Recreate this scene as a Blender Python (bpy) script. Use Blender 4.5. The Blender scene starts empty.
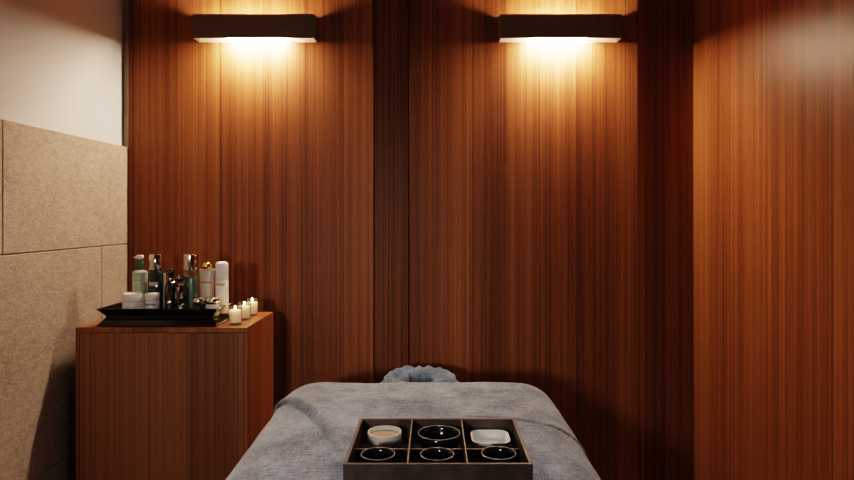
import bpy, bmesh, math, random
from mathutils import Vector, Matrix, noise
random.seed(4)
S = bpy.context.scene
COL = S.collection
PI = math.pi

# ------------------------------------------------------------------ camera
EYE = 1.25          # eye height
F = 620.0           # focal length in pixels of the 854 px wide frame
VX, VY = 434.0, 216.0


def at(px, py, d):
    """point at depth d seen at photo pixel (px, py)"""
    return Vector(((px - VX) / F * d, d, EYE - (py - VY) / F * d))


cam_d = bpy.data.cameras.new('camera')
cam = bpy.data.objects.new('camera', cam_d)
COL.objects.link(cam)
cam.location = (0, 0, EYE)
cam.rotation_euler = (PI / 2, 0, 0)
cam_d.sensor_width = 36
cam_d.lens = F / 854 * 36
cam_d.shift_x = -(VX - 427) / 854
cam_d.shift_y = -(240 - VY) / 854
cam_d.clip_start = 0.05
S.camera = cam

# ------------------------------------------------------------------ materials


def new_mat(name):
    m = bpy.data.materials.new(name)
    m.use_nodes = True
    nt = m.node_tree
    b = nt.nodes['Principled BSDF']
    return m, nt, b


def pbr(name, col, rough=0.5, metal=0.0, spec=0.5, var=0.08, scale=40.0, bump=0.0, sss=0.0, coat=0.0):
    m, nt, b = new_mat(name)
    tc = nt.nodes.new('ShaderNodeTexCoord')
    nz = nt.nodes.new('ShaderNodeTexNoise')
    nz.inputs['Scale'].default_value = scale
    nz.inputs['Detail'].default_value = 4
    nt.links.new(tc.outputs['Object'], nz.inputs['Vector'])
    rp = nt.nodes.new('ShaderNodeValToRGB')
    rp.color_ramp.elements[0].position = 0.3
    rp.color_ramp.elements[1].position = 0.7
    rp.color_ramp.elements[0].color = tuple(c * (1 - var) for c in col) + (1,)
    rp.color_ramp.elements[1].color = tuple(min(1, c * (1 + var)) for c in col) + (1,)
    nt.links.new(nz.outputs['Fac'], rp.inputs['Fac'])
    nt.links.new(rp.outputs['Color'], b.inputs['Base Color'])
    b.inputs['Roughness'].default_value = rough
    b.inputs['Metallic'].default_value = metal
    b.inputs['Specular IOR Level'].default_value = spec
    b.inputs['Coat Weight'].default_value = coat
    b.inputs['Coat Roughness'].default_value = 0.08
    if sss:
        b.inputs['Subsurface Weight'].default_value = sss
        b.inputs['Subsurface Radius'].default_value = (0.02, 0.012, 0.006)
        b.inputs['Subsurface Scale'].default_value = 1.0
    if bump:
        bp = nt.nodes.new('ShaderNodeBump')
        bp.inputs['Strength'].default_value = bump
        bp.inputs['Distance'].default_value = 0.002
        nt.links.new(nz.outputs['Fac'], bp.inputs['Height'])
        nt.links.new(bp.outputs['Normal'], b.inputs['Normal'])
    return m


def math_node(nt, op, a, b=None, c=None):
    n = nt.nodes.new('ShaderNodeMath')
    n.operation = op
    for i, v in enumerate((a, b, c)):
        if v is None:
            continue
        if isinstance(v, (int, float)):
            n.inputs[i].default_value = v
        else:
            nt.links.new(v, n.inputs[i])
    return n.outputs[0]


def wood(name, dark, mid, light, rough=0.38, axis='XY', seam=0.155, spec=0.5, off=0.0, contrast=1.0, seam_dark=0.55, leaf=0.16):
    """straight vertical grain veneer; u runs across the grain, z along it"""
    m, nt, b = new_mat(name)
    L = nt.links
    geo = nt.nodes.new('ShaderNodeNewGeometry')
    sep = nt.nodes.new('ShaderNodeSeparateXYZ')
    L.new(geo.outputs['Position'], sep.inputs[0])
    if axis == 'XY':
        u = math_node(nt, 'ADD', sep.outputs['X'], sep.outputs['Y'])
    else:
        u = math_node(nt, 'ADD', sep.outputs['X'], 0.0)
    u = math_node(nt, 'ADD', u, 7.31 + off)
    z = sep.outputs['Z']

    def grain(su, sz, detail=3, rough_=0.6, zoff=0.0):
        c = nt.nodes.new('ShaderNodeCombineXYZ')
        L.new(math_node(nt, 'MULTIPLY', u, su), c.inputs[0])
        L.new(math_node(nt, 'MULTIPLY_ADD', z, sz, zoff), c.inputs[1])
        n = nt.nodes.new('ShaderNodeTexNoise')
        n.inputs['Scale'].default_value = 1.0
        n.inputs['Detail'].default_value = detail
        n.inputs['Roughness'].default_value = rough_
        L.new(c.outputs[0], n.inputs['Vector'])
        return n.outputs['Fac']
    g_wide = grain(9, 0.10, 2)
    g_mid = grain(55, 0.25, 3, 0.6, 3.1)
    g_fine = grain(260, 0.9, 2, 0.6, 9.7)
    g_pore = grain(520, 14.0, 1, 0.5, 4.4)
    # leaves of veneer, each a little lighter or darker
    wv = grain(0.9, 0.0, 0, 0.5, 21.0)
    uu = math_node(nt, 'ADD', u, math_node(nt, 'MULTIPLY', wv, 0.30))
    cell = math_node(nt, 'DIVIDE', uu, seam)
    fl = math_node(nt, 'FLOOR', cell)
    wn = nt.nodes.new('ShaderNodeTexWhiteNoise')
    wn.noise_dimensions = '1D'
    L.new(fl, wn.inputs['W'])
    fr = math_node(nt, 'FRACT', cell)
    seam_line = math_node(nt, 'LESS_THAN', fr, 0.018)
    s = math_node(nt, 'MULTIPLY', g_wide, 0.30)
    s = math_node(nt, 'MULTIPLY_ADD', g_mid, 0.55, s)
    s = math_node(nt, 'MULTIPLY_ADD', g_fine, 0.50, s)
    s = math_node(nt, 'MULTIPLY_ADD', g_pore, 0.22, s)
    s = math_node(nt, 'MULTIPLY_ADD', wn.outputs['Value'], leaf, s)
    s = math_node(nt, 'SUBTRACT', s, 0.785 + leaf / 2)
    s = math_node(nt, 'MULTIPLY_ADD', s, 2.1 * contrast, 0.5)
    rp = nt.nodes.new('ShaderNodeValToRGB')
    e = rp.color_ramp.elements
    e[0].position, e[0].color = 0.08, tuple(dark) + (1,)
    e[1].position, e[1].color = 0.92, tuple(light) + (1,)
    k = e.new(0.5)
    k.color = tuple(mid) + (1,)
    L.new(s, rp.inputs['Fac'])
    # thin dark growth lines
    g_line = grain(85, 0.06, 1, 0.5, 14.0)
    ln = nt.nodes.new('ShaderNodeMapRange')
    ln.inputs['From Min'].default_value = 0.66
    ln.inputs['From Max'].default_value = 0.72
    L.new(g_line, ln.inputs['Value'])
    g_line2 = grain(210, 0.12, 1, 0.5, 31.0)
    lnb = nt.nodes.new('ShaderNodeMapRange')
    lnb.inputs['From Min'].default_value = 0.64
    lnb.inputs['From Max'].default_value = 0.70
    L.new(g_line2, lnb.inputs['Value'])
    lines = math_node(nt, 'MAXIMUM', math_node(nt, 'MULTIPLY', ln.outputs[0], 0.65), math_node(nt, 'MULTIPLY', lnb.outputs[0], 0.5))
    ln2 = math_node(nt, 'MAXIMUM', lines, math_node(nt, 'MULTIPLY', seam_line, seam_dark))
    mx = nt.nodes.new('ShaderNodeMix')
    mx.data_type = 'RGBA'
    L.new(ln2, mx.inputs['Factor'])
    L.new(rp.outputs['Color'], mx.inputs['A'])
    mx.inputs['B'].default_value = tuple(c * 0.28 for c in dark) + (1,)
    g_pale = grain(120, 0.05, 0, 0.5, 47.0)
    lp = nt.nodes.new('ShaderNodeMapRange')
    lp.inputs['From Min'].default_value = 0.78
    lp.inputs['From Max'].default_value = 0.84
    L.new(g_pale, lp.inputs['Value'])
    mp_ = nt.nodes.new('ShaderNodeMix')
    mp_.data_type = 'RGBA'
    L.new(math_node(nt, 'MULTIPLY', lp.outputs[0], 0.6), mp_.inputs['Factor'])
    L.new(mx.outputs['Result'], mp_.inputs['A'])
    mp_.inputs['B'].default_value = tuple(min(1, c * 1.5) for c in light) + (1,)
    L.new(mp_.outputs['Result'], b.inputs['Base Color'])
    rr = math_node(nt, 'MULTIPLY_ADD', g_fine, 0.22, rough - 0.11)
    L.new(rr, b.inputs['Roughness'])
    b.inputs['Specular IOR Level'].default_value = spec
    bp = nt.nodes.new('ShaderNodeBump')
    bp.inputs['Strength'].default_value = 0.35
    bp.inputs['Distance'].default_value = 0.0012
    L.new(math_node(nt, 'ADD', math_node(nt, 'MULTIPLY', g_fine, 0.6), math_node(nt, 'MULTIPLY', g_pore, 0.5)), bp.inputs['Height'])
    L.new(bp.outputs['Normal'], b.inputs['Normal'])
    return m


def stone_mat():
    m, nt, b = new_mat('limestone')
    L = nt.links
    tc = nt.nodes.new('ShaderNodeTexCoord')

    def nz(scale, detail, rough_=0.6, vec=None):
        n = nt.nodes.new('ShaderNodeTexNoise')
        n.inputs['Scale'].default_value = scale
        n.inputs['Detail'].default_value = detail
        n.inputs['Roughness'].default_value = rough_
        L.new(vec or tc.outputs['Object'], n.inputs['Vector'])
        return n.outputs['Fac']
    mp = nt.nodes.new('ShaderNodeMapping')
    mp.inputs['Scale'].default_value = (1, 0.55, 1)
    L.new(tc.outputs['Object'], mp.inputs['Vector'])
    big = nz(5, 4)
    med = nz(55, 5, 0.65, mp.outputs[0])
    pit = nz(190, 3, 0.6, mp.outputs[0])
    s = math_node(nt, 'MULTIPLY', big, 0.28)
    s = math_node(nt, 'MULTIPLY_ADD', med, 0.30, s)
    s = math_node(nt, 'MULTIPLY_ADD', pit, 0.65, s)
    rp = nt.nodes.new('ShaderNodeValToRGB')
    e = rp.color_ramp.elements
    e[0].position, e[0].color = 0.37, (0.20, 0.157, 0.128, 1)
    e[1].position, e[1].color = 0.86, (0.55, 0.465, 0.395, 1)
    k = e.new(0.60)
    k.color = (0.40, 0.325, 0.268, 1)
    L.new(s, rp.inputs['Fac'])
    L.new(rp.outputs['Color'], b.inputs['Base Color'])
    b.inputs['Roughness'].default_value = 0.8
    b.inputs['Specular IOR Level'].default_value = 0.25
    bp = nt.nodes.new('ShaderNodeBump')
    bp.inputs['Strength'].default_value = 0.45
    bp.inputs['Distance'].default_value = 0.003
    L.new(math_node(nt, 'ADD', med, math_node(nt, 'MULTIPLY', pit, 0.7)), bp.inputs['Height'])
    L.new(bp.outputs['Normal'], b.inputs['Normal'])
    return m


def fabric(name, c0, c1, bump=0.35, scale=1.0):
    m, nt, b = new_mat(name)
    L = nt.links
    tc = nt.nodes.new('ShaderNodeTexCoord')

    def nz(sc, detail, rough_=0.6):
        mp = nt.nodes.new('ShaderNodeMapping')
        mp.inputs['Scale'].default_value = sc
        L.new(tc.outputs['Object'], mp.inputs['Vector'])
        n = nt.nodes.new('ShaderNodeTexNoise')
        n.inputs['Scale'].default_value = 1.0
        n.inputs['Detail'].default_value = detail
        n.inputs['Roughness'].default_value = rough_
        L.new(mp.outputs[0], n.inputs['Vector'])
        return n.outputs['Fac']
    h = nz((30 * scale, 230 * scale, 230 * scale), 3)
    v = nz((260 * scale, 40 * scale, 60 * scale), 3)
    big = nz((9, 9, 9), 3)
    fine = nz((600, 600, 600), 2)
    s = math_node(nt, 'MULTIPLY', h, 0.55)
    s = math_node(nt, 'MULTIPLY_ADD', v, 0.40, s)
    s = math_node(nt, 'MULTIPLY_ADD', big, 0.50, s)
    s = math_node(nt, 'MULTIPLY_ADD', fine, 0.20, s)
    s = math_node(nt, 'SUBTRACT', s, -0.03)
    rp = nt.nodes.new('ShaderNodeValToRGB')
    e = rp.color_ramp.elements
    e[0].position, e[0].color = 0.70, tuple(c0) + (1,)
    e[1].position, e[1].color = 1.10 if False else 1.0, tuple(c1) + (1,)
    L.new(s, rp.inputs['Fac'])
    L.new(rp.outputs['Color'], b.inputs['Base Color'])
    b.inputs['Roughness'].default_value = 0.95
    b.inputs['Specular IOR Level'].default_value = 0.1
    b.inputs['Sheen Weight'].default_value = 0.25
    b.inputs['Sheen Roughness'].default_value = 0.5
    bp = nt.nodes.new('ShaderNodeBump')
    bp.inputs['Strength'].default_value = bump
    bp.inputs['Distance'].default_value = 0.0015
    L.new(s, bp.inputs['Height'])
    L.new(bp.outputs['Normal'], b.inputs['Normal'])
    return m


def thin_glass(name, tint, gloss=0.12, rough=0.02):
    m = bpy.data.materials.new(name)
    m.use_nodes = True
    nt = m.node_tree
    nt.nodes.clear()
    o = nt.nodes.new('ShaderNodeOutputMaterial')
    t = nt.nodes.new('ShaderNodeBsdfTransparent')
    t.inputs[0].default_value = tuple(tint) + (1,)
    g = nt.nodes.new('ShaderNodeBsdfGlossy')
    g.inputs['Roughness'].default_value = rough
    lw = nt.nodes.new('ShaderNodeLayerWeight')
    lw.inputs['Blend'].default_value = 0.35
    f = math_node(nt, 'MULTIPLY_ADD', lw.outputs['Facing'], 0.6, gloss * 0.4)
    mx = nt.nodes.new('ShaderNodeMixShader')
    nt.links.new(f, mx.inputs[0])
    nt.links.new(t.outputs[0], mx.inputs[1])
    nt.links.new(g.outputs[0], mx.inputs[2])
    nt.links.new(mx.outputs[0], o.inputs[0])
    return m


def emit(name, col, strength):
    m, nt, b = new_mat(name)
    b.inputs['Base Color'].default_value = tuple(col) + (1,)
    b.inputs['Emission Color'].default_value = tuple(col) + (1,)
    b.inputs['Emission Strength'].default_value = strength
    return m


def banded(name, base, bands, rough=0.4, spec=0.5):
    """base colour with printed bands: bands = [(z0, z1, x_half, colour)] in object space on the camera-facing side"""
    m, nt, b = new_mat(name)
    L = nt.links
    tc = nt.nodes.new('ShaderNodeTexCoord')
    sep = nt.nodes.new('ShaderNodeSeparateXYZ')
    L.new(tc.outputs['Object'], sep.inputs[0])
    nz = nt.nodes.new('ShaderNodeTexNoise')
    nz.inputs['Scale'].default_value = 420
    nz.inputs['Detail'].default_value = 1
    L.new(tc.outputs['Object'], nz.inputs['Vector'])
    cur = None
    for (z0, z1, xh, col) in bands:
        a = math_node(nt, 'MULTIPLY', math_node(nt, 'GREATER_THAN', sep.outputs['Z'], z0), math_node(nt, 'LESS_THAN', sep.outputs['Z'], z1))
        a = math_node(nt, 'MULTIPLY', a, math_node(nt, 'LESS_THAN', math_node(nt, 'ABSOLUTE', sep.outputs['X']), xh))
        a = math_node(nt, 'MULTIPLY', a, math_node(nt, 'LESS_THAN', sep.outputs['Y'], 0.0))
        a = math_node(nt, 'MULTIPLY', a, math_node(nt, 'MULTIPLY_ADD', math_node(nt, 'GREATER_THAN', nz.outputs['Fac'], 0.45), 0.45, 0.5))
        mx = nt.nodes.new('ShaderNodeMix')
        mx.data_type = 'RGBA'
        L.new(a, mx.inputs['Factor'])
        if cur is None:
            mx.inputs['A'].default_value = tuple(base) + (1,)
        else:
            L.new(cur, mx.inputs['A'])
        mx.inputs['B'].default_value = tuple(col) + (1,)
        cur = mx.outputs['Result']
    L.new(cur, b.inputs['Base Color'])
    b.inputs['Roughness'].default_value = rough
    b.inputs['Specular IOR Level'].default_value = spec
    return m


W_DARK, W_MID, W_LIGHT = (0.122, 0.042, 0.0165), (0.228, 0.085, 0.033), (0.345, 0.139, 0.055)
M = dict(
    wood=wood('veneer_wall', W_DARK, W_MID, W_LIGHT, rough=0.46, spec=0.22),
    wood_side=wood('veneer_side_wall', W_DARK, W_MID, W_LIGHT, rough=0.40, spec=0.19, off=2.3, seam=0.19),
    wood_cab=wood('veneer_cabinet', (0.17, 0.064, 0.027), (0.25, 0.098, 0.041), (0.33, 0.140, 0.060), rough=0.42, off=4.1, seam=0.083, contrast=1.15, seam_dark=0.35, leaf=0.30),
    wood_edge=wood('veneer_edge', (0.17, 0.060, 0.021), (0.30, 0.112, 0.040), (0.44, 0.175, 0.066), rough=0.4, off=1.7, contrast=1.0),
    plaster=pbr('plaster', (0.66, 0.65, 0.665), 0.9, var=0.02, scale=60, bump=0.06, spec=0.2),
    ceiling=pbr('ceiling_paint', (0.72, 0.70, 0.67), 0.9, var=0.02, scale=50),
    floor=pbr('floor_stone', (0.16, 0.13, 0.11), 0.5, var=0.2, scale=12),
    greystrip=pbr('grey_corner_paint', (0.42, 0.36, 0.29), 0.8, var=0.04),
    stone=stone_mat(),
    bronze=pbr('dark_bronze', (0.19, 0.13, 0.09), 0.6, metal=0.0, var=0.08),
    satin=pbr('satin_reflector', (0.75, 0.66, 0.55), 0.5, metal=0.0, var=0.03),
    lacquer=pbr('black_lacquer', (0.008, 0.007, 0.007), 0.16, var=0.1, coat=0.3),
    blanket=fabric('grey_melange', (0.062, 0.073, 0.099), (0.25, 0.273, 0.328)),
    towel=fabric('blue_grey_towelling', (0.045, 0.068, 0.105), (0.15, 0.195, 0.265), bump=0.6, scale=1.4),
    vinyl=pbr('cream_vinyl', (0.6, 0.56, 0.5), 0.5),
    darkwood=pbr('walnut_base', (0.06, 0.035, 0.02), 0.5, var=0.2),
    walnut=pbr('worn_walnut', (0.052, 0.034, 0.026), 0.45, var=0.45, scale=28, bump=0.2),
    walnut_top=pbr('walnut_board_top', (0.070, 0.045, 0.033), 0.5, var=0.4, scale=60),
    walnut_edge=pbr('worn_walnut_edge', (0.20, 0.125, 0.085), 0.55, var=0.35, scale=60),
    blackglaze=pbr('black_glaze', (0.010, 0.012, 0.014), 0.14, var=0.2, coat=0.6),
    blackrim=pbr('black_rim_shine', (0.30, 0.27, 0.24), 0.30, var=0.4, scale=120),  # pale tone paints the shine along the glazed black lip
    greyceramic=pbr('speckled_grey_ceramic', (0.50, 0.45, 0.40), 0.45, var=0.12, scale=150),
    cream=pbr('cream_paste', (0.28, 0.185, 0.12), 0.5, var=0.06),
    whiteceramic=pbr('white_ceramic', (0.66, 0.63, 0.59), 0.30, var=0.03),
    whiteplastic=banded('white_plastic', (0.86, 0.82, 0.80), [(0.030, 0.033, 0.05, (0.5, 0.42, 0.42))], rough=0.35),
    jarprint=banded('printed_white_plastic', (0.80, 0.77, 0.78), [(0.0335, 0.0405, 0.020, (0.16, 0.15, 0.17))], rough=0.35),
    palegreen=banded('pale_green_plastic', (0.52, 0.58, 0.47), [(0.117, 0.122, 0.013, (0.22, 0.28, 0.22))], rough=0.32),
    greencollar=pbr('green_collar', (0.06, 0.15, 0.09), 0.25, var=0.05),
    silver=pbr('polished_silver', (0.82, 0.78, 0.74), 0.10, metal=1.0, var=0.02),
    gold=pbr('polished_gold', (0.75, 0.52, 0.20), 0.15, metal=1.0, var=0.03),
    darkgreen=banded('dark_green_glass', (0.030, 0.050, 0.038), [(0.102, 0.115, 0.017, (0.62, 0.60, 0.52))], rough=0.06, spec=0.9),
    clear=thin_glass('clear_glass', (0.97, 0.975, 0.97)),
    greenliquid=banded('green_lotion', (0.17, 0.27, 0.215), [(0.103, 0.109, 0.013, (0.34, 0.14, 0.10))], rough=0.25),
    crystal=pbr('faceted_black_glass', (0.010, 0.010, 0.011), 0.04, var=0.1, spec=1.0, coat=1.0),
    beige=banded('beige_tube_plastic', (0.60, 0.50, 0.42), [(0.109, 0.115, 0.020, (0.30, 0.14, 0.07))], rough=0.35),
    whitecan=banded('white_bottle', (0.84, 0.78, 0.74), [(0.102, 0.109, 0.017, (0.50, 0.27, 0.14))], rough=0.35),
    darkjar=pbr('dark_jar_glass', (0.02, 0.022, 0.022), 0.08, spec=0.8),
    wax=pbr('candle_wax', (0.88, 0.76, 0.57), 0.5, var=0.02, sss=0.5),
    wick=pbr('charred_wick', (0.02, 0.015, 0.01), 0.9),
    flame=emit('candle_flame', (1.0, 0.70, 0.32), 60.0),
    bulb=emit('lamp_filament', (1.0, 0.765, 0.55), 1700.0),
    bulb_left=emit('lamp_filament_left', (1.0, 0.76, 0.545), 1530.0),
)
for k_, s_ in (('wax', 0.22),):
    b_ = M[k_].node_tree.nodes['Principled BSDF']
    b_.inputs['Emission Color'].default_value = (1, 0.70, 0.38, 1)
    b_.inputs['Emission Strength'].default_value = s_  # wax emits by itself, standing in for flame light glowing through it

# ------------------------------------------------------------------ mesh helpers


def obj(name, bm, mat, parent=None, bevel=0.0, smooth=False, seg=2, angle=35):
    bmesh.ops.recalc_face_normals(bm, faces=bm.faces)
    me = bpy.data.meshes.new(name)
    bm.to_mesh(me)
    bm.free()
    for mm in (mat if isinstance(mat, (list, tuple)) else [mat]):
        me.materials.append(mm)
    o = bpy.data.objects.new(name, me)
    COL.objects.link(o)
    if parent:
        o.parent = parent
    if smooth:
        for p in me.polygons:
            p.use_smooth = True
    if bevel:
        md = o.modifiers.new('bevel', 'BEVEL')
        md.width = bevel
        md.segments = seg
        md.limit_method = 'ANGLE'
        md.angle_limit = math.radians(angle)
    return o


def tag(o, label=None, cat=None, group=None, kind=None):
    for k, v in (('label', label), ('category', cat), ('group', group), ('kind', kind)):
        if v:
            o[k] = v
    return o


def empty(name, loc, rz=0.0):
    o = bpy.data.objects.new(name, None)
    o.empty_display_size = 0.05
    COL.objects.link(o)
    o.location = loc
    o.rotation_euler = (0, 0, rz)
    return o


def box(bm, x0, x1, y0, y1, z0, z1, mi=0):
    vs = [bm.verts.new(p) for p in ((x0, y0, z0), (x1, y0, z0), (x1, y1, z0), (x0, y1, z0), (x0, y0, z1), (x1, y0, z1), (x1, y1, z1), (x0, y1, z1))]
    for f in ((0, 3, 2, 1), (4, 5, 6, 7), (0, 1, 5, 4), (1, 2, 6, 5), (2, 3, 7, 6), (3, 0, 4, 7)):
        fc = bm.faces.new([vs[i] for i in f])
        fc.material_index = mi
    return vs


def B(*boxes):
    bm = bmesh.new()
    for b in boxes:
        box(bm, *b)
    return bm


def loft(sections, segs=40, cap0=True, cap1=True, bm=None, closed=False, jitter=None):
    """sections: (rx, ry, exponent, z); superellipse rings joined in order. radius 0 closes to a point"""
    bm = bm or bmesh.new()
    rings = []
    for (rx, ry, n, z) in sections:
        if rx < 1e-6:
            rings.append([bm.verts.new((0, 0, z))])
            continue
        r = []
        for i in range(segs):
            a = 2 * PI * i / segs
            c, s = math.cos(a), math.sin(a)
            r.append(bm.verts.new((math.copysign(abs(c) ** (2 / n), c) * rx, math.copysign(abs(s) ** (2 / n), s) * ry, z)))
        rings.append(r)
    for a, b in zip(rings, rings[1:]):
        if len(a) == 1 and len(b) == 1:
            continue
        if len(a) == 1:
            for i in range(segs):
                bm.faces.new((a[0], b[i], b[(i + 1) % segs]))
        elif len(b) == 1:
            for i in range(segs):
                bm.faces.new((a[i], a[(i + 1) % segs], b[0]))
        else:
            for i in range(segs):
                bm.faces.new((a[i], a[(i + 1) % segs], b[(i + 1) % segs], b[i]))
    if cap0 and len(rings[0]) > 1:
        bm.faces.new(rings[0][::-1])
    if cap1 and len(rings[-1]) > 1:
        bm.faces.new(rings[-1])
    return bm


def lathe(prof, segs=40, **kw):
    return loft([(r, r, 2, z) for r, z in prof], segs, **kw)


# ------------------------------------------------------------------ room shell
YB, YP = 2.67, 2.60            # recessed back wall plane, front of the wood panels
XL, XR = -1.312, 1.100         # plaster face, right wood wall
XS = -1.287                    # stone cladding face
YF, ZC = -2.3, 2.75


def struct(name, bm, mat, parent=None, **kw):
    o = obj(name, bm, mat, parent, **kw)
    if parent is None:
        o['kind'] = 'structure'
    return o


struct('floor', B((XL - .15, XR + .15, YF - .15, YB + .12, -0.1, 0)), M['floor'])
struct('ceiling', B((XL - .15, XR + .15, YF - .15, YB + .12, ZC, ZC + .1)), M['ceiling'])
struct('wall_front', B((XL, XR, YF - .1, YF, 0, ZC)), M['plaster'])
wb = struct('wall_back', B((XL - .1, XR + .1, YB, YB + .1, 0, ZC)), M['wood'])
x_a, x_b = (373 - VX) / F * YP, (409.5 - VX) / F * YP
x_c = (638.5 - VX) / F * YP
obj('wood_panel', B((-1.283, x_a, YP, YB, 0.0, ZC)), M['wood'], wb, bevel=0.0025)
obj('wood_panel', B((x_b, x_c, YP, YB, 0.0, ZC)), M['wood'], wb, bevel=0.0025)
obj('wood_panel', B((x_a + .001, x_b - .006, 2.628, YB, 0.0, ZC)), M['wood'], wb)
obj('wood_panel', B((x_c + .001, XR - .0005, 2.638, YB, 0.0, ZC)), M['wood'], wb)
struct('wall_right', B((XR, XR + .1, YF, YB, 0, ZC)), M['wood_side'])
wl = struct('wall_left', B((XL - .1, XL, YF, YB, 0, ZC)), M['plaster'])
g = 0.0013
z1, z2, z3 = 1.539, 1.133, 0.40
cl = B((XL, XS, 1.85 + g, 2.612, z2 + g, z1), (XL, XS, 0.35 + g, 1.85 - g, z2 + g, z1), (XL, XS, YF, 0.35 - g, z2 + g, z1),
       (XL, XS, 2.403 + g, 2.612, z3 + g, z2 - g), (XL, XS, 0.9 + g, 2.403 - g, z3 + g, z2 - g), (XL, XS, YF, 0.9 - g, z3 + g, z2 - g),
       (XL, XS, 1.6 + g, 2.612, 0, z3 - g), (XL, XS, YF, 1.6 - g, 0, z3 - g))
obj('stone_cladding', cl, M['stone'], wl, bevel=0.003)
struct('trim_1', B((XL, -1.2835, 2.618, YB, 0, ZC)), M['greystrip'])

# ------------------------------------------------------------------ wall sconces


def sconce(cx, label, bulb_mat):
    w, h, dp, t = 0.249, 0.0985, 0.064, 0.003
    z0 = 1.978
    r = empty('wall_sconce', (cx, YP, z0))
    tag(r, label, 'wall light', 'box sconces on the wood panelling')
    obj('housing', B((-w, w, -dp, -dp + t, 0, h), (-w, -w + t, -dp + t, -0.004, 0, h), (w - t, w, -dp + t, -0.004, 0, h)), M['bronze'], r, bevel=0.0008)
    obj('back_plate', B((-w + t, w - t, -0.004, -0.0005, 0, h)), M['satin'], r)
    for sx in (-.112, .112):
        obj('lamp_holder', B((sx - .0012, sx + .0012, -0.050, -0.004, 0.004, 0.011)), M['satin'], r)
    bm = lathe([(0, -0.110), (0.005, -0.110), (0.006, -0.104), (0.006, 0.104), (0.005, 0.110), (0, 0.110)], 16)
    bmesh.ops.transform(bm, matrix=Matrix.Translation((0, -0.046, 0.0075)) @ Matrix.Rotation(PI / 2, 4, 'Y'), verts=bm.verts)
    obj('lamp_tube', bm, bulb_mat, r, smooth=True)
    return r


sconce(-0.7375, 'dark bronze box wall light on the left wood panel, above the cabinet', M['bulb_left'])
sconce(0.5195, 'dark bronze box wall light on the right-hand wood panel, brighter of the two', M['bulb'])

# ------------------------------------------------------------------ cabinet
K = 0.96
CX0, CX1, CY0, CY1, CT = -1.284 * K, -0.669 * K, 2.22 * K, 2.585 * K, EYE - .3995 * K
cab = empty('storage_cabinet', ((CX0 + CX1) / 2, (CY0 + CY1) / 2, 0))
tag(cab, 'low brown wood veneer cabinet in the left corner beside the massage table', 'cabinet')
hw, hd = (CX1 - CX0) / 2, (CY1 - CY0) / 2
obj('top_panel', B((-hw, hw, -hd, hd, CT - .018, CT)), M['wood_edge'], cab, bevel=0.001)
obj('side_panel', B((-hw, -hw + .013, -hd, hd, 0.0, CT - .0185)), M['wood_edge'], cab, bevel=0.001)
obj('side_panel', B((hw - .013, hw, -hd, hd, 0.0, CT - .0185)), M['wood_edge'], cab, bevel=0.001)
obj('front_panel', B((-hw + .014, hw - .014, -hd + .001, -hd + .02, 0.07, CT - .0195)), M['wood_cab'], cab, bevel=0.001)
obj('back_panel', B((-hw + .0185, hw - .0185, hd - .012, hd - .001, 0.07, CT - .0185)), M['wood_cab'], cab)
obj('plinth', B((-hw + .0185, hw - .0185, -hd + .03, -hd + .045, 0, 0.069)), M['darkwood'], cab)

# ------------------------------------------------------------------ black tray on the cabinet (waisted sides)
TX0, TX1 = (97 - VX) / F * 2.243 * K, (217.5 - VX) / F * 2.243 * K
TY0, TY1 = 2.236 * K, 2.410 * K
tcx, tcy = (TX0 + TX1) / 2, (TY0 + TY1) / 2
thx, thy = (TX1 - TX0) / 2, (TY1 - TY0) / 2
TH = 0.0615
tr = empty('serving_tray', (tcx, tcy, CT + .0005))
tag(tr, 'long black lacquered tray with waisted sides holding skincare bottles on the cabinet', 'tray')


def rect_ring(bm, hx, hy, z):
    return [bm.verts.new(p) for p in ((-hx, -hy, z), (hx, -hy, z), (hx, hy, z), (-hx, hy, z))]


def rect_loft(levels, cap0=True, cap1=True):
    bm = bmesh.new()
    rs = [rect_ring(bm, *l) for l in levels]
    for a, b in zip(rs, rs[1:]):
        for i in range(4):
            bm.faces.new((a[i], a[(i + 1) % 4], b[(i + 1) % 4], b[i]))
    if cap0:
        bm.faces.new(rs[0][::-1])
    if cap1:
        bm.faces.new(rs[-1])
    return bm


wst = 0.022
TFL = 0.030   # tray floor height
obj('tray_body', rect_loft([(thx - .002, thy - .002, 0), (thx - .001, thy - .001, .003), (thx - wst, thy - wst, .028), (thx - wst, thy - wst, .034), (thx, thy, TH - .002),
                            (thx - .001, thy - .001, TH), (thx - .006, thy - .006, TH), (thx - wst - .006, thy - wst - .006, .036), (thx - wst - .006, thy - wst - .006, TFL)]),
    M['lacquer'], tr, bevel=0.0012)
TZ = CT + .0005 + TFL + .0004   # items on the tray stand here

# ------------------------------------------------------------------ skincare items


def item(name, px, d, label, cat, group=None, z=TZ, rz=0.0):
    o = empty(name, ((px - VX) / F * d * K, d * K, z), rz)
    return tag(o, label, cat, group)


def hpx(py, d, z=TZ):
    """height above z of photo row py at depth d"""
    return EYE - (py - VY) / F * d * K - z


def wpx(n, d):
    return n / F * d * K


GJ = 'white cream jars on the black tray'
# white jar, left
d = 2.3085
j = item('cream_jar', 134, d, 'white lidded cream jar at the left end of the black tray, in front', 'jar', GJ)
R = wpx(21.2, d) / 2
H = hpx(293, d - .02)
obj('body', lathe([(R - .003, 0), (R - .0005, .003), (R - .0005, H * .55), (R - .003, H * .57), (R - .003, H * .60)], 48), M['whiteplastic'], j, smooth=True, bevel=0.0004)
obj('lid', lathe([(R - .001, H * .605), (R, H * .63), (R, H - .004), (R - .003, H - .001), (R - .008, H), (0, H)], 48), M['whiteplastic'], j, smooth=True)
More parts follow.
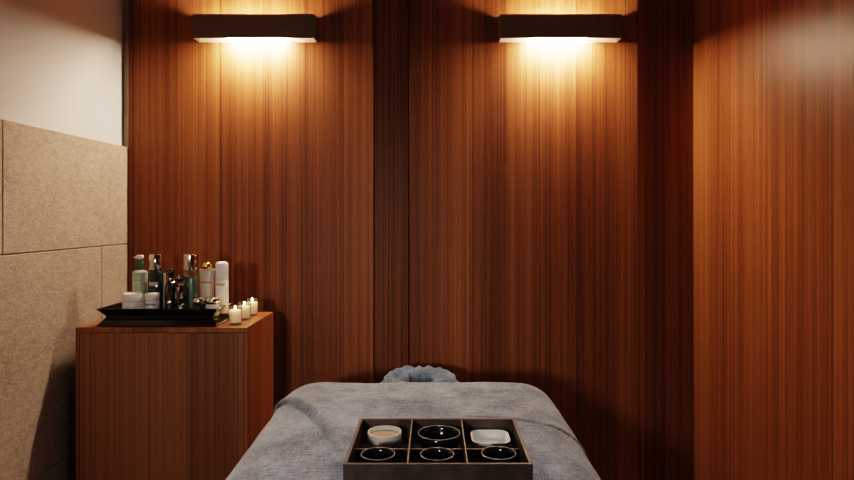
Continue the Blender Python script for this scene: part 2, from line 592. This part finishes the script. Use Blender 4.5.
# printed jar, right of it
d = 2.318
j = item('cream_jar', 152.2, d, 'white cream jar with grey printing, second from the tray\'s left end', 'jar', GJ)
R = wpx(13.6, d) / 2
H = hpx(293.3, d - .02)
obj('body', lathe([(R - .003, 0), (R - .0005, .003), (R - .0005, H * .62), (R - .002, H * .64), (R - .002, H * .66)], 40), M['jarprint'], j, smooth=True)
obj('lid', lathe([(R - .001, H * .665), (R, H * .69), (R, H - .003), (R - .003, H), (0, H)], 40), M['whiteplastic'], j, smooth=True)

# pale green pump bottle
d = 2.355
p = item('pump_bottle', 140, d, 'pale green pump bottle with green collar, leftmost tall bottle on the tray', 'bottle')
R = wpx(13.8, d) / 2
Hs, Hc, Ht = hpx(270.5, d), hpx(258.5, d), hpx(256.8, d)
obj('body', lathe([(R - .003, 0), (R, .003), (R, Hs - .008), (R - .002, Hs - .003), (R - .008, Hs), (.011, Hs + .001), (.011, Hs + .003)], 40), M['palegreen'], p, smooth=True)
obj('collar', lathe([(.012, Hs + .0032), (.013, Hs + .005), (.013, Hs + .022), (.0115, Hs + .026), (.0105, Hc - .004), (0, Hc - .004)], 32), M['greencollar'], p, smooth=True)
hd_ = bmesh.new()
loft([(.004, .004, 2, Hc - .0038), (.004, .004, 2, Hc - .001), (.0125, .0105, 2.4, Hc), (.0125, .0105, 2.4, Ht + .004), (.0115, .0095, 2.4, Ht + .006), (0, 0, 2, Ht + .006)], 28, bm=hd_)
box(hd_, -.021, -.010, -.004, .004, Hc + .001, Hc + .007)
obj('pump_head', hd_, M['whiteplastic'], p, smooth=True, bevel=0.0006)

# dark green bottle, silver cap
d = 2.349
p = item('serum_bottle', 156.5, d, 'dark green glass bottle with silver cap and pale label, behind the white jars', 'bottle')
R = wpx(14.6, d) / 2
Hs, Ht = hpx(270, d), hpx(254, d)
obj('body', loft([(R - .003, R - .003, 3, 0), (R, R, 3, .003), (R, R, 3, Hs - .006), (R - .003, R - .003, 2.6, Hs - .002), (R - .008, R - .008, 2.2, Hs - .001), (.012, .012, 2, Hs)], 48), M['darkgreen'], p, smooth=True)
obj('cap', lathe([(.0235, Hs + .0003), (.0245, Hs + .002), (.0245, Ht - .003), (.0225, Ht), (0, Ht)], 40), M['silver'], p, smooth=True, bevel=0.0005)
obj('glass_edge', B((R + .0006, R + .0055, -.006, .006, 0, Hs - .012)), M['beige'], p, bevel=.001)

# faceted black bottles


def faceted(px, d, wp, ytop, label):
    p = item('faceted_bottle', px, d, label, 'bottle', 'faceted black glass bottles')
    R = wpx(wp, d) / 2
    H = hpx(ytop, d)
    hb = H * .72
    rnd = random.Random(int(px))
    secs = []
    bm = bmesh.new()
    n = 11
    rows = [(.88, 0), (1.0, .08), (1.02, .34), (1.0, .58), (1.0, .80), (.80, .96), (.46, 1.0)]
    rings = []
    for k, (rr, zz) in enumerate(rows):
        ring = []
        for i in range(n):
            a = 2 * PI * (i + (.5 if k % 2 else 0)) / n
            q = rr * R * (1 + rnd.uniform(-.05, .05))
            ring.append(bm.verts.new((q * math.cos(a), q * math.sin(a), zz * hb + (rnd.uniform(-.002, .002) if 0 < k < 6 else 0))))
        rings.append(ring)
    for k in range(len(rings) - 1):
        a, b = rings[k], rings[k + 1]
        for i in range(n):
            i2 = (i + 1) % n
            if k % 2 == 0:
                bm.faces.new((a[i], a[i2], b[i]))
                bm.faces.new((a[i2], b[i2], b[i]))
            else:
                bm.faces.new((a[i], b[i2], b[i]))
                bm.faces.new((a[i], a[i2], b[i2]))
    bm.faces.new(rings[0][::-1])
    bm.faces.new(rings[-1])
    for f in bm.faces:
        f.material_index = 1 if rnd.random() < .16 else 0  # random silver facets stand in for sparkles on the black glass
    obj('body', bm, [M['crystal'], M['silver']], p)
    obj('collar', lathe([(R * .44, hb + .0003), (R * .5, hb + .002), (R * .5, hb + .008), (R * .4, hb + .010), (0, hb + .010)], 24), M['silver'], p, smooth=True)
    bm = bmesh.new()
    bmesh.ops.create_icosphere(bm, subdivisions=2, radius=1.0)
    rs = (H - hb - .011) / 2
    for v in bm.verts:
        v.co = Vector((v.co.x * R * .9, v.co.y * R * .9, v.co.z * rs)) * (1 + rnd.uniform(-.03, .03))
    bmesh.ops.translate(bm, vec=(0, 0, hb + .0108 + rs), verts=bm.verts)
    for f in bm.faces:
        f.material_index = 1 if rnd.random() < .22 else 0  # glints on the stopper, painted as silver faces
    obj('stopper', bm, [M['crystal'], M['silver']], p)
    return p


faceted(171.0, 2.340, 11.8, 267.5, 'black faceted glass bottle, taller and left of the faceted pair on the tray')
faceted(181.0, 2.312, 11.0, 274.5, 'black faceted glass bottle, shorter and right of the faceted pair, nearer the green bottle')

# green lotion bottle, silver cap
d = 2.358
p = item('lotion_bottle', 191, d, 'clear bottle of green lotion with silver cap, behind the small silver-lidded jars', 'bottle')
R = wpx(14.0, d) / 2
Hs, Hl, Ht = hpx(270.5, d), hpx(277, d), hpx(254, d)
obj('body', loft([(R - .003, R - .003, 3, 0), (R, R, 3, .003), (R, R, 3, Hs - .005), (R - .004, R - .004, 2.6, Hs - .001), (.012, .012, 2, Hs)], 48), M['clear'], p, smooth=True)
obj('lotion', loft([(R - .005, R - .005, 3, .003), (R - .0018, R - .0018, 3, .006), (R - .0018, R - .0018, 3, Hl - .001), (R - .003, R - .003, 3, Hl)], 48), M['greenliquid'], p, smooth=True, bevel=0.0005)
obj('cap', lathe([(.0235, Hs + .0003), (.025, Hs + .002), (.025, Ht - .003), (.0225, Ht), (0, Ht)], 40), M['silver'], p, smooth=True, bevel=0.0005)

# beige tube, gold cap
d = 2.352
p = item('cream_tube', 207.2, d, 'beige tapered tube with round gold cap beside the white bottle', 'tube')
Hb, Ht = hpx(269, d), hpx(262, d)
w0, w1 = wpx(11.5, d) / 2, wpx(15.6, d) / 2
obj('body', loft([(w0 - .002, .014, 2.4, 0), (w0, .016, 2.4, .003), (w0 + .001, .016, 2.4, Hb * .3), (w1 - .002, .013, 2.2, Hb * .8), (w1, .011, 2.2, Hb - .003), (w1 - .001, .010, 2.2, Hb), (.008, .008, 2, Hb + .0005)], 40), M['beige'], p, smooth=True)
obj('cap', lathe([(.015, Hb + .0008), (.018, Hb + .003), (.0195, Hb + .010), (.0185, Ht - .006), (.014, Ht - .001), (.006, Ht), (0, Ht)], 32), M['gold'], p, smooth=True)

# white cylinder
d = 2.350
p = item('white_bottle', 222.0, d, 'plain white cylindrical bottle, rightmost on the black tray', 'bottle')
R = wpx(12.4, d) / 2
Ht = hpx(261.5, d)
hc = hpx(280, d)
obj('body', lathe([(R - .002, 0), (R, .002), (R, hc - .001), (R - .001, hc)], 40), M['whitecan'], p, smooth=True)
obj('cap', lathe([(R - .001, hc + .0002), (R, hc + .0012), (R - .0004, Ht - .010), (R - .003, Ht - .004), (R - .009, Ht - .0006), (0, Ht)], 40), M['whiteplastic'], p, smooth=True)

# two small jars with silver lids
for px, d, wp, mat_, lab in ((199.4, 2.298, 12.2, M['darkjar'], 'small dark jar with silver lid at the tray\'s right end, left of two'),
                             (212.6, 2.296, 13.4, M['whiteceramic'], 'small white jar with silver lid at the tray\'s right front corner')):
    j = item('eye_cream_jar', px, d, lab, 'jar', 'small silver-lidded jars')
    R = wpx(wp, d) / 2
    H = hpx(298, d - .015)
    obj('body', lathe([(R - .003, 0), (R - .001, .002), (R - .001, H * .60), (R - .003, H * .64)], 32), mat_, j, smooth=True)
    obj('lid', lathe([(R - .0015, H * .645), (R, H * .67), (R, H - .003), (R - .003, H), (0, H)], 32), M['silver'], j, smooth=True)

# ------------------------------------------------------------------ votive candles


def candle_root(loc, label):
    r = empty('votive_candle', loc)
    return tag(r, label, 'candle', 'lit candles in glass cups on the cabinet')


def make_candle(loc, label):
    r = candle_root(loc, label)
    R, H, wt = 0.0236, 0.0635, 0.050
    obj('glass_cup', lathe([(0, 0), (R - .003, 0), (R - .0015, .002), (R, H - .001), (R - .0006, H), (R - .0014, H - .001), (R - .003, .006), (0, .006)], 40), M['clear'], r, smooth=True)
    obj('wax', lathe([(0, .0064), (R - .0042, .0064), (R - .0034, .009), (R - .0026, wt), (R - .005, wt - .002), (0, wt - .0035)], 36), M['wax'], r, smooth=True)
    obj('wick', lathe([(.0008, wt - .004), (.0008, wt + .005), (0, wt + .006)], 8), M['wick'], r)
    fl = lathe([(0, wt + .0025), (.002, wt + .0045), (.0030, wt + .007), (.0022, wt + .011), (.0008, wt + .015), (0, wt + .0165)], 12)
    obj('flame', fl, M['flame'], r, smooth=True)
    return r


cand = make_candle((-0.7345 * K, 2.292 * K, CT + .0003), 'lit votive candle in a glass cup, nearest of three beside the tray')
for yy, lab in ((2.398, 'lit votive candle in a glass cup, middle of three on the cabinet'),
                (2.500, 'lit votive candle in a glass cup, farthest of three, nearest the wood wall')):
    c = cand.copy()
    COL.objects.link(c)
    c.location = (-0.7335 * K, yy * K, CT + .0003)
    c['label'] = lab
    for ch in list(cand.children):
        k = ch.copy()
        COL.objects.link(k)
        k.parent = c

# ------------------------------------------------------------------ massage table
TXC = -0.046
TOP = EYE - 0.545
mt = empty('massage_table', (TXC, 1.15, 0))
tag(mt, 'massage table under a grey blanket, with a padded face cradle at its far end', 'massage table')
obj('mattress', B((-.40, .385, -.85, .86, TOP - .125, TOP - .022)), M['vinyl'], mt, bevel=0.06, seg=5)
obj('table_frame', B((-.37, .355, -.82, .83, TOP - .20, TOP - .126)), M['darkwood'], mt, bevel=0.004)
for sx in (-.33, .315):
    for sy in (-.74, .74):
        obj('leg', loft([(.026, .026, 6, 0), (.034, .034, 6, TOP - .2005)], 24), M['darkwood'], mt, smooth=True, bevel=.002)
        bpy.context.view_layer.update()
        COL.objects[-1].location = (sx, sy, 0)

# face cradle: horseshoe cushion wrapped in gathered towelling
HX, HY = -.052 - TXC, 2.285 - 1.15
cr = bmesh.new()
NU, NV = 160, 28
rings = []
for i in range(NU):
    th = 2 * PI * i / NU                      # th = -pi/2 faces the camera
    near = math.exp(-((math.atan2(math.sin(th + PI / 2), math.cos(th + PI / 2))) / .36) ** 2)
    ring = []
    for k in range(NV):
        ph = 2 * PI * k / NV
        tube = .062 * (1 - .35 * near)
        lat = abs(math.cos(th))
        fold = .0115 * lat * math.sin(ph * 6 + 1.2 * math.sin(th) + .8 * noise.noise(Vector((math.cos(th) * 2, math.sin(th) * 2, 0)))) + .0050 * (1 - lat) ** .7 * math.sin(th * 19 + ph * 1.6 + 2 * noise.noise(Vector((th * 2, 0, 3)))) + .0012 * math.sin(th * 11 + ph * 4)
        fold += .003 * noise.noise(Vector((math.cos(th) * 3, math.sin(th) * 3, math.sin(ph) * 1.5)))
        rr = tube + fold * (.6 + .4 * math.sin(ph))
        R0 = .104
        x = (R0 + rr * math.cos(ph)) * math.cos(th)
        y = (R0 + rr * math.cos(ph)) * math.sin(th) * 1.02
        z = rr * math.sin(ph) * .95 - .022 * near - .018 * lat ** 3
        ring.append(cr.verts.new((HX + x, HY + y, TOP - .0955 + z)))
    rings.append(ring)
for i in range(NU):
    a, b = rings[i], rings[(i + 1) % NU]
    for k in range(NV):
        cr.faces.new((a[k], b[k], b[(k + 1) % NV], a[(k + 1) % NV]))
fc = obj('face_cradle', cr, M['towel'], mt, smooth=True)
tag(fc, 'blue-grey towelling cover gathered in folds round the face cradle')
obj('cradle_bracket', B((HX - .09, HX - .07, .80, HY, TOP - .15, TOP - .13), (HX + .07, HX + .09, .80, HY, TOP - .15, TOP - .13)), M['darkwood'], fc)

# ------------------------------------------------------------------ blanket draped over the table
NS, NT = 280, 640
WLX, WRX = -0.490, 0.398     # left and right hanging planes
YN, YE = 0.36, 2.000         # flat part along the table
ca, cb, ce = 0.150, 0.100, 0.11


def seg_dist(p, poly):
    """signed distance to polyline (positive on its left-hand side) in the plan view"""
    best, sg, tt = 9, 1, 0
    n = len(poly) - 1
    for i in range(n):
        a, b = Vector(poly[i]), Vector(poly[i + 1])
        ab = b - a
        t = max(0, min(1, (p - a).dot(ab) / ab.length_squared))
        q = a + ab * t
        dd = (p - q).length
        if dd < best:
            best = dd
            cr_ = ab.x * (p.y - a.y) - ab.y * (p.x - a.x)
            sg = 1 if cr_ > 0 else -1
            tt = (i + t) / n
    return best * sg, tt


CREASE = [(-.66, 2.02), (-.50, 1.96), (-.43, 1.87), (-.375, 1.77), (-.294, 1.60), (-.212, 1.40), (-.15, 1.22)]
HEM = [(.08, 1.68), (.207, 1.655), (.29, 1.62), (.345, 1.615), (.40, 1.62), (.52, 1.64), (.72, 1.68)]


def across(s):
    """s in -1..1: plan coordinate (arc-like), drop"""
    a = abs(s)
    w = -WLX if s < 0 else WRX
    sg = -1 if s < 0 else 1
    if a < .5:
        return sg * (w - ca) * a / .5, 0.0, 0.0
    if a < .75:
        t = (a - .5) / .25 * PI / 2
        return sg * (w - ca + ca * math.sin(t)), cb * (1 - math.cos(t)), sg * (w - ca + (a - .5) / .25 * .19)
    t = (a - .75) / .25
    return sg * (w + .035 * t), cb + .36 * t, sg * (w - ca + .19 + .36 * t)


def along(t):
    """t in -1..1"""
    if t < -.72:
        q = (-.72 - t) / .28
        ang = min(1, q / .5) * PI / 2
        extra = max(0, q - .5) / .5
        return YN - ce * math.sin(ang) - .02 * extra, .1 * (1 - math.cos(ang)) + .34 * extra
    if t > .72:
        q = (t - .72) / .28
        ang = min(1, q / .5) * PI / 2
        extra = max(0, q - .5) / .5
        return YE + ce * math.sin(ang), .1 * (1 - math.cos(ang)) + .10 * extra
    return YN + (YE - YN) * (t + .72) / 1.44, 0.0


bm = bmesh.new()
grid = []
sv = [-1 + 2 * i / NS for i in range(NS + 1)]
tv = [-1 + 2 * i / NT for i in range(NT + 1)]
for t in tv:
    y, dy = along(t)
    row = []
    for s in sv:
        x, dx, plan = across(s)
        if abs(s) < .5:
            plan = x
        drop = (dx ** 2 + dy ** 2) ** .5
        # outward direction of this point, for folds
        w = -WLX if s < 0 else WRX
        k = max(0, min(1, (abs(s) - .5) / .25))
        nx = (1 if s > 0 else -1) * math.sin(k * PI / 2)
        nzv = math.cos(k * PI / 2)
        P = Vector((plan, y))
        h = .0035 * noise.noise(Vector((plan * 5, y * 5, 1.3))) + .0015 * noise.noise(Vector((plan * 16, y * 13, 4.3)))
        h += .004 * (1 - min(1, (abs(x) / .4)) ** 2)
        dcr, tt = seg_dist(P, CREASE)
        # near-left of the crease is the negative side; the far cloth ends there in a rolled fold
        if abs(dcr) < .25:
            fade = max(0, 1 - max(0, tt - .58) / .27)
            e = -dcr
            if e > 0:
                h += fade * (.016 * max(0, min(1, (abs(s) - .5) / .2)) * math.exp(-e / .09) - .005 * math.exp(-(e / .010) ** 2))
            else:
                q = max(0, min(1, -e / .011))
                h += fade * .026 * (math.sin(q * PI / 2) ** .8) * math.exp(e / .085)
        dh, th_ = seg_dist(P, HEM)
        if abs(dh) < .12 and th_ > 0:
            fade = min(1, th_ / .12)
            if dh > 0:
                h += fade * .0045 * min(1, dh / .004) * math.exp(-dh / .08)
            else:
                h -= fade * .0025 * math.exp(-(dh / .006) ** 2)
        # soft vertical waves on the hanging sides
        if abs(s) > .7:
            kk = min(1, (abs(s) - .7) / .2)
            h += kk * .010 * math.sin(y * 17 + 1.5 * math.sin(y * 5)) * (.3 + .7 * (abs(s) - .7) / .3)
        row.append(bm.verts.new((TXC + (x - TXC) + nx * h, y, TOP - drop + nzv * h)))
    grid.append(row)
for i in range(NT):
    for k in range(NS):
        bm.faces.new((grid[i][k], grid[i][k + 1], grid[i + 1][k + 1], grid[i + 1][k]))
bl = obj('blanket', bm, M['blanket'], smooth=True)
tag(bl, 'grey melange blanket draped over the massage table, creased on its left side', 'blanket')
md = bl.modifiers.new('thickness', 'SOLIDIFY')
md.thickness = 0.004
md.offset = -1

# ------------------------------------------------------------------ compartment box on the blanket
BX0, BX1, BY0, BY1 = -.1725, .1877, 1.175, 1.442
BZ1 = EYE - .470
BZ0 = TOP + .0095
bh = BZ1 - BZ0
bcx, bcy = (BX0 + BX1) / 2, (BY0 + BY1) / 2
bx = empty('compartment_box', (bcx, bcy, BZ0))
tag(bx, 'open dark walnut box of six compartments on the grey blanket', 'wooden box')
hx, hy, t = (BX1 - BX0) / 2, (BY1 - BY0) / 2, .0072


def capped(b):
    """a board whose top edge is worn pale"""
    return b


def board(name, x0, x1, y0, y1, z0, z1_):
    bm = B((x0, x1, y0, y1, z0, z1_))
    bm.faces.ensure_lookup_table()
    for f in bm.faces:
        f.material_index = 1 if all(abs(v.co.z - z1_) < 1e-6 for v in f.verts) else 0
    o = obj(name, bm, [M['walnut'], M['walnut_edge' if name == 'divider' else 'walnut_top']], bx, bevel=0.0009)
    return o


board('side_board', -hx, hx, -hy, -hy + t, 0, bh)
board('side_board', -hx, hx, hy - t, hy, 0, bh)
board('side_board', -hx, -hx + t, -hy + t, hy - t, 0, bh)
board('side_board', hx - t, hx, -hy + t, hy - t, 0, bh)
obj('base_board', B((-hx + t, hx - t, -hy + t, hy - t, 0.001, .008)), M['walnut'], bx)
xd1, xd2 = -.0505 - bcx, .0637 - bcx
yd = 1.310 - bcy
for xd in (xd1, xd2):
    board('divider', xd - .0016, xd + .0016, -hy + t, hy - t, .008, bh - .001)
cross = B((-hx + t, xd1 - .0016, yd - .002, yd + .002, .008, bh - .022), (xd1 + .0016, xd2 - .0016, yd - .002, yd + .002, .008, bh - .022),
          (xd2 + .0016, hx - t, yd - .002, yd + .002, .008, bh - .022))
cross.faces.ensure_lookup_table()
for f in cross.faces:
    f.material_index = 1 if all(abs(v.co.z - (bh - .022)) < 1e-6 for v in f.verts) else 0
obj('cross_divider', cross, [M['walnut'], M['walnut_edge']], bx)
FZ = BZ0 + .0084

# bowls


def round_bowl(px, py, d, wp, mat, label, depth=.034, foot=.45, cat='bowl', group=None, rim=None, name='bowl'):
    R = wpx(wp, d) / 2 / K
    top = EYE - (py - VY) / F * d - FZ
    r = empty(name, ((px - VX) / F * d, d, FZ))
    tag(r, label, cat, group)
    prof = [(0, .001), (R * foot * .8, .001), (R * foot, 0), (R * foot * 1.05, .002)]
    for q in range(1, 9):
        a = q / 8 * PI / 2
        prof.append((R * foot + (R - R * foot) * math.sin(a) ** .85, .002 + (top - .004) * (1 - math.cos(a)) ** .9))
    inner = []
    for q in range(8, 0, -1):
        a = q / 8 * PI / 2
        inner.append((R * foot + (R - R * foot) * math.sin(a) ** .85 - .0032, .006 + (top - .0085) * (1 - math.cos(a)) ** .9))
    inner += [(R * foot * .7, .0055), (0, .005)]
    obj('bowl_body', lathe(prof + [(R - .0008, top - .0015)] + inner, 56, cap0=False, cap1=False), mat, r, smooth=True)
    if rim:
        bm = bmesh.new()
        n, m_ = 56, 8
        rg = []
        for i in range(n):
            a = 2 * PI * i / n
            rg.append([bm.verts.new(((R - .0016 + .0009 * math.cos(2 * PI * k / m_)) * math.cos(a), (R - .0016 + .0009 * math.cos(2 * PI * k / m_)) * math.sin(a), top - .0012 + .0009 * math.sin(2 * PI * k / m_))) for k in range(m_)])
        for i in range(n):
            for k in range(m_):
                bm.faces.new((rg[i][k], rg[(i + 1) % n][k], rg[(i + 1) % n][(k + 1) % m_], rg[i][(k + 1) % m_]))
        obj('rim', bm, rim, r, smooth=True)
    return r, R, top


GB = 'small black bowls in the front compartments'
round_bowl(377.9, 453.0, 1.247, 35.0, M['blackglaze'], 'small black bowl in the front left compartment, in front of the grey cup', group=GB, rim=M['blackrim'])
round_bowl(437.1, 453.2, 1.247, 34.8, M['blackglaze'], 'small black bowl in the front middle compartment, before the larger black bowl', group=GB, rim=M['blackrim'])
round_bowl(498.6, 452.2, 1.247, 35.6, M['blackglaze'], 'small black bowl in the front right compartment, before the white dish', group=GB, rim=M['blackrim'])
round_bowl(439.0, 432.0, 1.376, 43.0, M['blackglaze'], 'larger black bowl in the back middle compartment', rim=M['blackrim'])

# grey cup with cream
d = 1.392
r = empty('cup', ((384.6 - VX) / F * d, d, FZ))
tag(r, 'pale grey ceramic cup, tan inside, in the back left compartment', 'cup')
R = wpx(34, d) / 2 / K
top = EYE - (430.8 - VY) / F * d - FZ
obj('cup_body', lathe([(0, .001), (R * .62, .001), (R * .66, 0), (R * .80, .003), (R * .92, .012), (R * .98, .024), (R, top - .002), (R - .0012, top), (R - .0028, top - .001),
                       (R - .005, .020), (R * .7, .008), (0, .006)], 56, cap0=False, cap1=False), M['greyceramic'], r, smooth=True)
obj('cream', lathe([(0, .010), (R - .010, .012), (R - .0052, top - .010), (R - .008, top - .0088), (0, top - .0082)], 48), M['cream'], r, smooth=True)

# white square dish
d = 1.385
r = empty('dish', ((490.2 - VX) / F * d, d, FZ))
tag(r, 'white rounded-square ceramic dish in the back right compartment', 'dish')
R = wpx(38.6, d) / 2 / K
top = EYE - (436.0 - VY) / F * d - FZ
obj('dish_body', loft([(0, 0, 4, .001), (R * .58, R * .58, 4, 0), (R * .66, R * .66, 4, .003), (R * .84, R * .84, 4, .016), (R * .97, R * .97, 4.5, top - .004), (R, R, 4.5, top - .001), (R - .0012, R - .0012, 4.5, top),
                       (R - .0032, R - .0032, 4.5, top - .001), (R * .80, R * .80, 4, .018), (R * .62, R * .62, 4, .007), (0, 0, 4, .006)], 64, cap0=False, cap1=False), M['whiteceramic'], r, smooth=True)

# ------------------------------------------------------------------ lights


def area(name, loc, target, size, power, col, size_y=None, spread=PI):
    l = bpy.data.lights.new(name, 'AREA')
    l.shape = 'RECTANGLE'
    l.size, l.size_y = size, size_y or size
    l.energy, l.color = power, col
    l.spread = spread
    o = bpy.data.objects.new(name, l)
    COL.objects.link(o)
    o.location = loc
    o.rotation_euler = (Vector(target) - Vector(loc)).to_track_quat('-Z', 'Y').to_euler()
    return o


area('ceiling_downlight', (-.05, 1.15, ZC - .02), (-.05, 1.2, 0), .30, 2.4, (.92, .96, 1.0), spread=1.5)
area('room_light', (-.95, -1.9, 1.46), (-.08, 2.3, .75), .28, 2.3, (1.0, .90, .80), spread=.75)
wld = bpy.data.worlds.new('world')
wld.use_nodes = True
wld.node_tree.nodes['Background'].inputs[0].default_value = (.045, .042, .038, 1)
S.world = wld

S.view_settings.view_transform = 'Filmic'
S.view_settings.look = 'High Contrast'
S.view_settings.exposure = 0.15
S.cycles.max_bounces = 8
S.cycles.transparent_max_bounces = 12
S.cycles.caustics_refractive = False
S.cycles.sample_clamp_indirect = 4.0
S.cycles.use_denoising = True
